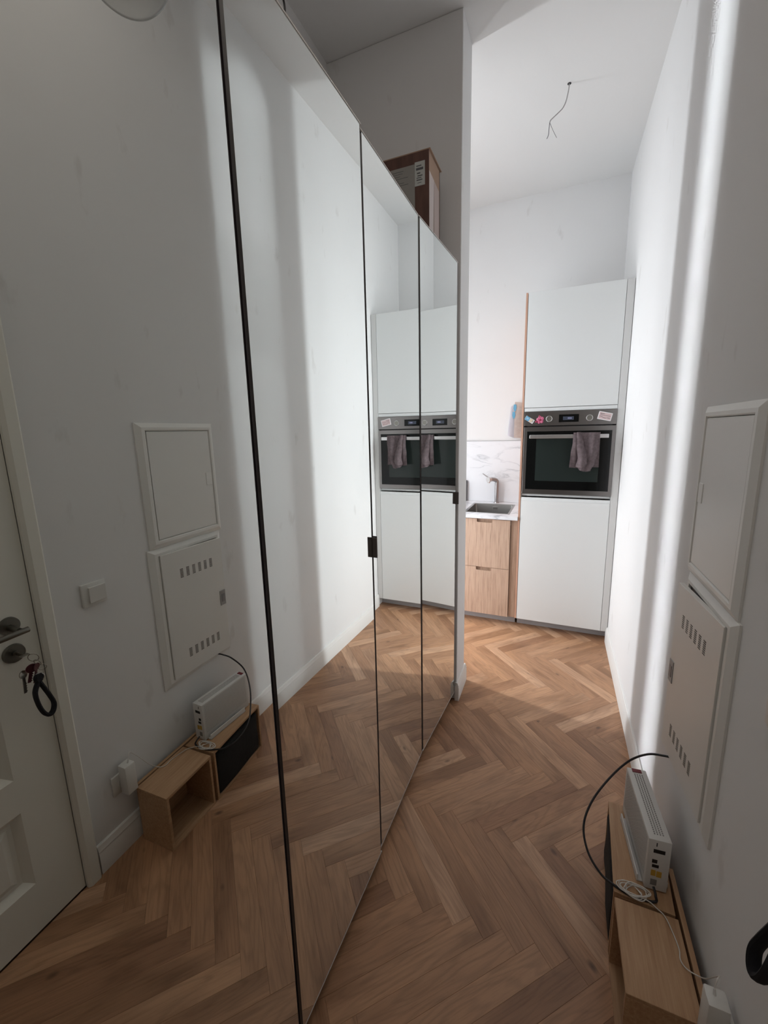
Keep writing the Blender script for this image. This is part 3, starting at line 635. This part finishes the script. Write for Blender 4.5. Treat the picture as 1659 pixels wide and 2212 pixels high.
# main front sheet
rows = []
for i in range(NV + 1):
    t_ = i / NV
    xl = edge(t_, [(0, -0.311), (0.28, -0.313), (0.6, -0.322), (1, -0.327)]); xr = edge(t_, [(0, -0.145), (0.5, -0.150), (0.8, -0.168), (1, -0.190)])
    row = []
    for j in range(NU + 1):
        s_ = j / NU
        zb = edge(s_, [(0, 1.297), (0.35, 1.292), (0.5, 1.278), (0.8, 1.270), (1, 1.272)])
        z = lerp(1.537, zb, t_)
        fold = (t_ + 0.05) ** 0.6 * (0.017 * math.sin(s_ * 8.5 + 0.9 + t_ * 1.2) + 0.008 * math.sin(s_ * 19 - t_ * 3.0))
        y = -0.056 + 0.006 * math.cos(min(t_ * 12, PI)) - 0.002 - fold * 1.1 - (0.004 if t_ < 0.06 else 0)
        row.append((lerp(xl, xr, s_ + 0.05 * t_ * math.sin(s_ * PI * 2)), y, z))
    rows.append(row)
sheet(b, rows, 0.004)
# overlapping diagonal fold
rows = []
for i in range(NV + 1):
    t_ = i / NV
    xl = edge(t_, [(0, -0.290), (0.4, -0.292), (0.75, -0.276), (1, -0.286)]); xr = edge(t_, [(0, -0.268), (0.35, -0.243), (0.7, -0.222), (0.85, -0.214), (1, -0.213)])
    row = []
    for j in range(17):
        s_ = j / 16; zb = lerp(1.302, 1.325, s_) - 0.012 * math.sin(s_ * PI)
        row.append((lerp(xl, xr, s_), -0.066 - 0.036 * math.sin(s_ * PI) ** 0.8 * (0.15 + t_) , lerp(1.541, zb, t_)))
    rows.append(row)
sheet(b, rows, 0.004)
# over the bar and the back sheet
rows = []
for i in range(25):
    t_ = i / 24
    if t_ < 0.3: a = t_ / 0.3 * PI; yy = -0.041 - 0.0115 * math.cos(a) ; zz_ = 1.531 + 0.007 * math.sin(a)
    else: yy = -0.0285 + 0.004 * math.sin(t_ * 5); zz_ = lerp(1.531, 1.298, (t_ - 0.3) / 0.7)
    rows.append([(lerp(-0.311 if t_ < 0.35 else -0.300, -0.143 + 0.004 * t_, j / 12), yy, zz_) for j in range(13)])
sheet(b, rows, 0.003)
solo('towel', b, TOWEL, 'mauve-grey terry towel draped over the oven handle', 'towel', (-0.23, -0.05, 1.53), KIT)
# magnets
mg = thing('bottle_magnet', 'blue and cream tilted magnet at the left end of the oven panel', 'magnet', (-0.605, -0.004, 1.63), KIT)
MM = Matrix.Translation((-0.6065, -0.0045, 1.634)) @ Matrix.Rotation(math.radians(32), 4, 'Y')
def mp_(nm, m, x0, x1, z0, z1, y0=-0.004, y1=0, lab=None, bev=0.001):
    b = newbm(); q = newbm(); bx(q, x0, x1, y0, y1, z0, z1, bev); merge(b, q, MM); return part(nm, b, m, mg, lab)
mp_('magnet_body', WHITEC, -0.034, 0.032, -0.015, 0.015); mp_('blue_panel', BLUE, -0.033, -0.002, -0.0145, 0.0145, -0.0048, -0.0038); mp_('print_panel', CREAM, 0.000, 0.021, -0.0125, 0.0125, -0.0048, -0.0038); mp_('print_line', WHITEC, -0.026, -0.008, -0.003, -0.001, -0.0052, -0.0046, bev=0); mp_('print_line', WHITEC, -0.024, -0.010, 0.004, 0.006, -0.0052, -0.0046, bev=0); mp_('dark_stripe', INK, 0.023, 0.026, -0.009, 0.009, -0.0048, -0.0038, bev=0)
fm = thing('flower_magnet', 'pink and crimson flower-shaped magnet left of the left knob', 'magnet', (-0.535, -0.004, 1.63), KIT)
b = newbm()
for i in range(5): a = i * 2 * PI / 5 + 0.5; ball(b, (-0.534 + 0.015 * math.cos(a), -0.009, 1.632 + 0.016 * math.sin(a)), 0.011, (1, 0.45, 1.25), 12, 8)
part('petals', b, PINK, fm)
b = newbm(); ball(b, (-0.536, -0.0125, 1.630), 0.008, (1, 0.6, 1)); ball(b, (-0.541, -0.011, 1.655), 0.007, (0.6, 0.5, 1.7)); ball(b, (-0.552, -0.009, 1.617), 0.007, (1.4, 0.6, 0.8)); ball(b, (-0.563, -0.009, 1.620), 0.006, (1, 0.6, 1.1)); part('crimson_centre', b, PINKD, fm)
cm = thing('card_magnet', 'small white-rimmed magnet card with handwriting, right end of the oven panel', 'magnet', (-0.12, -0.004, 1.645), KIT)
MC = Matrix.Translation((-0.1205, -0.0045, 1.6445)) @ Matrix.Rotation(math.radians(13), 4, 'Y')
b = newbm(); q = newbm(); bx(q, -0.0425, 0.0425, -0.0025, 0, -0.0265, 0.0265, 0.001); merge(b, q, MC); part('card_body', b, WHITEC, cm)
b = newbm(); q = newbm(); bx(q, -0.0375, 0.0375, -0.0031, -0.0024, -0.0215, 0.0215); merge(b, q, MC); part('card_print', b, PINKP, cm, smooth=False)
b = newbm(); rr = random.Random(11)
for li, (xa, xb_, z) in enumerate([(-0.033, -0.004, 0.0135), (-0.030, 0.033, 0.004), (-0.033, -0.014, -0.006), (-0.012, 0.010, -0.0125), (0.013, 0.034, -0.0095)]):
    pts = []; n_ = max(6, int((xb_ - xa) / 0.0024))
    for i in range(n_ + 1): pts.append((xa + (xb_ - xa) * i / n_, -0.0033, z + (0.0028 if i % 2 else -0.0018) * (0.5 + rr.random() * (1.3 if li in (0, 4) else 0.7))))
    q = newbm(); tube(q, pts, 0.00055, 5, 3); merge(b, q, MC)
part('handwriting', b, INK, cm)
# base cabinet with drawers
def base_cab(u0, w, label, filler=True):
    t = thing('base_cabinet', label, 'cabinet', (-(u0 + w / 2), 0.3, 0), KIT)
    kpart('carcass', t, KOAKD, (-(u0 + w) + 0.001, -(u0 + w) + 0.017, 0.022, DPT, 0.0785, 0.720), (-u0 - 0.017, -u0 - 0.001, 0.022, DPT, 0.0785, 0.720), (-(u0 + w) + 0.018, -u0 - 0.018, 0.022, DPT, 0.08, 0.096), (-(u0 + w) + 0.018, -u0 - 0.018, DPT - 0.01, DPT, 0.1, 0.70))
    for z0, z1 in ((0.4785, 0.8745), (0.0785, 0.4755)):
        c = u0 + w / 2; hw = 0.060
        xl, xr = -(u0 + w) + 0.0015, -u0 - 0.0015
        b = newbm(); h = 0.027; r_ = 0.008
        pts = [(xl, z0), (xr, z0), (xr, z1), (-c + hw, z1)]
        for i in range(5): a = i / 4 * PI / 2; pts.append((-c + hw - r_ + r_ * math.cos(a), z1 - h + r_ - r_ * math.sin(a)))
        for i in range(5): a = i / 4 * PI / 2; pts.append((-c - hw + r_ - r_ * math.sin(a), z1 - h + r_ - r_ * math.cos(a)))
        pts += [(-c - hw, z1), (xl, z1)]
        # front with routed finger pull
        t_ = bmesh.new(); prism(b, pts, 0.0, 0.019, 'y')
        dr = part('drawer', b, KOAK, t, smooth=False)
        b = newbm(); bx(b, -c - hw - 0.004, -c + hw + 0.004, 0.0195, 0.0215, z1 - h - 0.004, z1 - 0.001); part('pull_backing', b, KOAKD, dr, smooth=False)
    kpart('plinth', t, PLINTH, (-(u0 + w), -u0 + (0.05 if filler else 0), 0.090, 0.105, 0, 0.0765))
    if filler: kpart('filler', t, KOAKD, (-u0 + 0.002, -0.6645, 0.012, 0.030, 0.0785, 0.8775), smooth=False)
    return t
base_cab(0.7165, 0.400, 'pale oak drawer cabinet under the sink, finger-pull cutouts')
base_cab(1.1175, 0.230, 'narrow pale oak drawer cabinet left of the sink, mostly behind the partition', False)
# worktop with sink hole  (sink opening in world approx x -0.69..-0.335, y 3.26..3.69)
CT0, CT1 = 0.8805, 0.9075
sx0, sx1, sy0, sy1 = -1.098, -0.740, 0.085, 0.515
wt = newbm()
bx(wt, -1.352, sx0, -0.012, 0.630, CT0, CT1); bx(wt, sx1, -0.6645, -0.012, 0.630, CT0, CT1); bx(wt, sx0, sx1, -0.012, sy0, CT0, CT1); bx(wt, sx0, sx1, sy1, 0.630, CT0, CT1)
bmesh.ops.remove_doubles(wt, verts=wt.verts, dist=1e-5)
solo('worktop', wt, MARB, 'white marble-effect worktop around the sink', 'worktop', (-0.9, 0.3, CT0), KIT, smooth=False)
b = newbm(); bx(b, -1.352, -0.6645, 0.631, 0.6415, CT1 + 0.0005, 1.4665, 0.0006); bs = solo('backsplash', b, MARB, 'white marble-effect splashback panel behind the sink', 'backsplash', (-0.9, 0.635, CT1), KIT, smooth=False)
b = newbm(); bx(b, -1.352, -0.6645, 0.6285, 0.6415, 1.4668, 1.4705); part('top_trim', b, mat('trim_grey', (0.42, 0.42, 0.43), 0.5), bs, 'thin grey trim strip', smooth=False)  # shadow line along the panel top, drawn as a grey strip
# sink
sk = thing('sink', 'grey steel rectangular sink set in the marble worktop', 'sink', (-0.92, 0.3, CT1 - 0.16), KIT)
b = newbm(); t_ = bmesh.new()
def rc(i, z, rad):
    pts = []; x0, x1, y0, y1 = sx0 + i, sx1 - i, sy0 + i, sy1 - i
    for cx_, cy_, a0 in ((x1 - rad, y1 - rad, 0), (x0 + rad, y1 - rad, PI / 2), (x0 + rad, y0 + rad, PI), (x1 - rad, y0 + rad, 1.5 * PI)):
        for k_ in range(5): a = a0 + k_ / 4 * PI / 2; pts.append((cx_ + rad * math.cos(a), cy_ + rad * math.sin(a), z))
    return pts
prof = [(-0.004, CT1 + 0.0004, 0.006), (-0.004, CT1 + 0.0016, 0.006), (0.010, CT1 + 0.0016, 0.012), (0.013, CT1 - 0.002, 0.014), (0.022, CT1 - 0.135, 0.02), (0.040, CT1 - 0.155, 0.03)]
RR = [[t_.verts.new(p) for p in rc(i, z, r_)] for i, z, r_ in prof]
for i in range(len(RR) - 1):
    for k_ in range(20): j = (k_ + 1) % 20; t_.faces.new((RR[i][k_], RR[i][j], RR[i + 1][j], RR[i + 1][k_]))
t_.faces.new(RR[-1]); merge(b, t_); part('basin', b, STEELS, sk)
b = newbm(); torus(b, (-0.925, 0.30, CT1 - 0.154), 0.040, 0.003, (0, 0, 1), 28, 6); cyl(b, (-0.925, 0.30, CT1 - 0.156), (-0.925, 0.30, CT1 - 0.152), 0.036, 0.036, 28); part('drain', b, STEELL, sk)
b = newbm(); bx(b, -0.930, -0.880, sy1 - 0.0185, sy1 - 0.0145, CT1 - 0.052, CT1 - 0.022, 0.001); part('overflow', b, STEELL, sk, 'bright rectangular overflow plate')
b = newbm(); bx(b, -0.925, -0.885, sy1 - 0.0195, sy1 - 0.0183, CT1 - 0.047, CT1 - 0.027); part('overflow_grille', b, STEELS, sk, smooth=False)
# faucet
fa = thing('faucet', 'brushed steel faucet with bent spout and side lever behind the sink', 'faucet', (-0.91, 0.588, CT1), KIT)
fx, fy = -0.910, 0.588
b = newbm(); cyl(b, (fx, fy, CT1), (fx, fy, CT1 + 0.006), 0.026, 0.023, 28); part('base_ring', b, CHROME, fa)
b = newbm(); tube(b, [(fx, fy, CT1 + 0.004), (fx, fy, 1.00), (fx, fy, 1.085), (fx - 0.002, fy - 0.004, 1.108), (fx - 0.014, fy - 0.018, 1.120), (fx - 0.032, fy - 0.040, 1.127), (fx - 0.055, fy - 0.072, 1.132)], 0.0185, 20, 8); part('body_pipe', b, CHROME, fa)
b = newbm(); cyl(b, (fx - 0.050, fy - 0.068, 1.128), (fx - 0.066, fy - 0.092, 1.127), 0.023, 0.023, 24); cyl(b, (fx - 0.060, fy - 0.085, 1.115), (fx - 0.060, fy - 0.085, 1.098), 0.013, 0.012, 20); part('spout_head', b, STEELL, fa)
b = newbm(); cyl(b, (fx - 0.062, fy - 0.070, 1.142), (fx - 0.118, fy - 0.070, 1.180), 0.0055, 0.0045, 14); part('lever', b, CHROME, fa)
# dark tray at back left of worktop
b = newbm(); bx(b, -1.30, -1.186, 0.600, 0.625, CT1 + 0.0006, 1.104, 0.006, 2); solo('steel_tray', b, mat('tray_dark', (0.12, 0.115, 0.12), 0.35, 0.6), 'dark upright tray leaning at the splashback left of the faucet', 'tray', (-1.24, 0.61, CT1), KIT)
# papers hanging on the back wall beside the tall cabinet (built on kitchen frame)
def paper(corners, m, label, name='hanging_paper', curl=0.012, extra=None, y0=0.6405):
    """corners: TL,TR,BR,BL in (worldx, z)"""
    t = thing(name, label, 'paper', ((corners[0][0] + corners[1][0]) / 2 - R, y0 - 0.01, corners[0][1]), KIT)
    rows = []
    for i in range(13):
        t_ = i / 12; row = []
        for j in range(9):
            s_ = j / 8
            xa = lerp(corners[0][0], corners[3][0], t_); xb_ = lerp(corners[1][0], corners[2][0], t_)
            za = lerp(corners[0][1], corners[3][1], t_); zb = lerp(corners[1][1], corners[2][1], t_)
            row.append((lerp(xa, xb_, s_) - R, y0 - 0.003 - curl * (t_ ** 1.5) * (0.6 + 0.4 * math.cos(s_ * 3)) - 0.003 * math.sin(s_ * 5), lerp(za, zb, s_)))
        rows.append(row)
    b = newbm(); sheet(b, rows, 0.0008); part('sheet', b, m, t); return t
p1 = paper([(-0.405, 1.768), (-0.352, 1.776), (-0.352, 1.484), (-0.424, 1.514)], PAPERW, 'pale sheet hanging behind the tan one above the splashback', curl=0.020, y0=0.637)
p2 = paper([(-0.370, 1.804), (-0.270, 1.788), (-0.262, 1.486), (-0.368, 1.496)], PAPERT, 'tan printed sheet hanging beside the tall cabinet above the splashback', curl=0.012, y0=0.618)
for zc, xc, par in ((1.752, -0.366, p2), (1.690, -0.374, p2)):
    b = newbm(); t_ = newbm(); prism(t_, [(-0.012, 0.028), (0.008, 0.030), (0.012, 0.0), (0.006, -0.028), (-0.006, -0.030), (-0.015, -0.004)], 0, 0.0012, 'y'); merge(b, t_, Matrix.Translation((xc - R, 0.6085, zc))); part('tape', b, BLUE, par, 'torn blue tape', smooth=False)
b = newbm(); rr = random.Random(2)
for i in range(7):
    z = 1.76 - i * 0.034; pts = [(-0.345 - R + 0.011 * k_, 0.606 - 0.010 * ((1.80 - z) / 0.3) ** 1.5 - 0.004 * (i > 4), z + rr.uniform(-0.004, 0.004)) for k_ in range(7)]
    tube(b, pts, 0.0005, 4, 2)
part('faint_print', b, mat('faint_ink', (0.42, 0.34, 0.30), 0.8), p2)

# ================================================================== CEILING CABLE, LAMP, CARDBOARD BOX
cb = thing('ceiling_cable', 'bare lamp cable with two loose wire ends hanging from the kitchen ceiling', 'cable', (-0.039, 2.773, ZC))
b = newbm(); cyl(b, (-0.039, 2.773, ZC - 0.0012), (-0.039, 2.773, ZC + 0.0), 0.010, 0.010, 16); part('ceiling_hole', b, BLACK, cb, 'dark drilled hole')
b = newbm(); tube(b, [(-0.039, 2.773, ZC), (-0.041, 2.773, 3.384), (-0.051, 2.773, 3.334), (-0.064, 2.773, 3.307), (-0.079, 2.773, 3.293), (-0.111, 2.773, 3.272), (-0.127, 2.773, 3.261), (-0.131, 2.773, 3.250)], 0.0028, 10, 8); part('sheath', b, mat('cable_grey', (0.45, 0.43, 0.43), 0.5), cb)
b = newbm(); tube(b, [(-0.131, 2.773, 3.251), (-0.134, 2.773, 3.216), (-0.135, 2.773, 3.192), (-0.143, 2.773, 3.175)], 0.0017, 8, 6); part('wire', b, mat('wire_dark', (0.10, 0.09, 0.11), 0.5), cb, 'dark wire')
b = newbm(); tube(b, [(-0.131, 2.773, 3.251), (-0.110, 2.771, 3.203), (-0.091, 2.769, 3.165)], 0.0015, 8, 6); part('wire', b, mat('wire_grey', (0.35, 0.34, 0.34), 0.5), cb, 'pale grey wire')
# lamp (seen only in the mirror, top left)
lp = thing('pendant_lamp', 'round glass pendant shade, seen only in the nearest mirror', 'lamp', (-0.05, 0.880, ZC))
GL = bpy.data.materials.new('smoky_glass'); GL.use_nodes = True; N = GL.node_tree.nodes; L = GL.node_tree.links; N.clear()
out = N.new('ShaderNodeOutputMaterial'); tr = N.new('ShaderNodeBsdfTransparent'); tr.inputs[0].default_value = (0.93, 0.93, 0.92, 1); gs = N.new('ShaderNodeBsdfPrincipled'); gs.inputs['Base Color'].default_value = (0.05, 0.047, 0.045, 1); gs.inputs['Roughness'].default_value = 0.1
lw = N.new('ShaderNodeLayerWeight'); lw.inputs[0].default_value = 0.5; mxs = N.new('ShaderNodeMixShader'); gr = ramp(N, [(0.0, (0.06, 0.06, 0.06)), (0.70, (0.10, 0.10, 0.10)), (0.93, (1, 1, 1))]); L.new(lw.outputs['Facing'], gr.inputs[0]); L.new(gr.outputs[0], mxs.inputs[0]); L.new(tr.outputs[0], mxs.inputs[1]); L.new(gs.outputs[0], mxs.inputs[2]); L.new(mxs.outputs[0], out.inputs[0])
b = newbm(); ball(b, (-0.05, 0.880, 2.74), 0.115, (1, 1, 1.25), 40, 24); part('glass_shade', b, GL, lp)
b = newbm(); tube(b, [(-0.05, 0.880, ZC), (-0.05, 0.880, 3.1), (-0.05, 0.880, 2.88)], 0.003, 8, 4); part('cord', b, CWHT, lp)
b = newbm(); cyl(b, (-0.05, 0.880, 2.95), (-0.05, 0.880, 2.86), 0.022, 0.020, 20); part('lamp_holder', b, PLAST, lp)
# cable curl lying on wardrobe top near the door edge
b = newbm(); tube(b, [(-0.60, 0.80, 2.3635), (-0.572, 0.81, 2.366), (-0.556, 0.835, 2.395), (-0.556, 0.842, 2.425), (-0.556, 0.826, 2.435), (-0.558, 0.812, 2.405), (-0.57, 0.800, 2.3665), (-0.62, 0.78, 2.3635)], 0.0022, 8, 8); solo('cable_loop', b, CBLK, 'small black cable loop sticking up from the wardrobe top', 'cable', (-0.58, 0.81, 2.3635))
# cardboard box on the wardrobe
by0, by1, bxr, bzt = 1.885, 2.055, -0.5665, 2.744
bxl = -1.05; zt0 = 2.3605
cbx = thing('cardboard_box', 'brown cardboard box with white labels standing on top of the wardrobe', 'box', ((bxr + bxl) / 2, 1.97, zt0))
b = newbm(); bx(b, bxl, bxr - 0.0005, by0, by0 + 0.004, zt0, bzt); part('front_panel', b, CARD_SHADED, cbx, smooth=False)
b = newbm(); bx(b, bxl, bxr, by1 - 0.004, by1, zt0, bzt - 0.004); bx(b, bxl, bxl + 0.004, by0 + 0.004, by1 - 0.004, zt0, bzt); bx(b, bxl, bxr, by0 + 0.004, by1 - 0.004, zt0, zt0 + 0.004); part('shell', b, CARD_SHADED, cbx, smooth=False)
b = newbm(); t_ = newbm(); bx(t_, 0, bxr - bxl + 0.006, 0, by1 - by0 + 0.012, 0, 0.004); merge(b, t_, Matrix.Translation((bxl, by0, bzt)) @ Matrix.Rotation(0.015, 4, 'X')); part('lid', b, CARD_LIT, cbx, smooth=False)
b = newbm(); bx(b, bxr - 0.005, bxr - 0.001, by0 + 0.004, by1 - 0.004, zt0 + 0.004, bzt); part('side_panel', b, CARD_LIT, cbx, smooth=False)
b = newbm(); prism(b, [(by0 + 0.003, zt0), (by0 + 0.060, zt0), (by0 + 0.068, 2.55), (by0 + 0.074, 2.66), (by0 + 0.003, 2.665)], bxr - 0.001, bxr + 0.001, 'x'); part('packing_tape', b, mat('tape_pale', (0.58, 0.50, 0.48), 0.5), cbx, 'pale tape strip down the side', smooth=False)
b = newbm(); prism(b, [(by0 + 0.076, zt0), (by1 - 0.012, zt0), (by1 - 0.012, 2.655), (by0 + 0.078, 2.66)], bxr - 0.001, bxr + 0.0006, 'x'); part('side_sheet', b, mat('sheet_pinkish', (0.46, 0.37, 0.34), 0.7), cbx, smooth=False)
def blab(nm, x0, x1, z0, z1, m, lab=None, d=0.001): 
    b = newbm(); bx(b, x0, x1, by0 - d, by0, z0, z1); return part(nm, b, m, cbx, lab, smooth=False)
blab('shipping_label', -0.630, -0.5845, 2.614, 2.706, LABEL, 'white printed label')
blab('document_pouch', -0.78, -0.6305, 2.38, 2.700, mat('pouch_grey', (0.30, 0.29, 0.27), 0.35), 'large grey document pouch', 0.0006)
b = newbm(); rr = random.Random(9)
for z, x0, x1, h in ((2.690, -0.623, -0.60, 0.004), (2.678, -0.624, -0.592, 0.009), (2.662, -0.620, -0.605, 0.005), (2.652, -0.618, -0.595, 0.004), (2.644, -0.622, -0.600, 0.003), (2.636, -0.622, -0.596, 0.004), (2.625, -0.618, -0.600, 0.002)): bx(b, x0, x1, by0 - 0.0014, by0 - 0.0009, z - h / 2, z + h / 2)
for i in range(8): bx(b, -0.735, -0.735 + rr.uniform(0.03, 0.08), by0 - 0.001, by0 - 0.0005, 2.685 - i * 0.009, 2.6865 - i * 0.009)
part('label_print', b, INK, cbx, smooth=False, kind='stuff')

GROUPS = {'wardrobe': 'mirrored wardrobes in a row', 'wooden_box': 'open oak boxes on the floor', 'meter_cabinet': 'white wall cabinets one above the other', 'base_cabinet': 'oak drawer cabinets under the worktop', 'hanging_paper': 'sheets hanging beside the tall cabinet'}
for o in bpy.data.objects:
    if '_o' in o: del o['_o']
    g = GROUPS.get(o.name.split('.')[0]) or ('magnets on the oven panel' if o.name.endswith('_magnet') else None)
    if g and o.parent is None: o['group'] = g
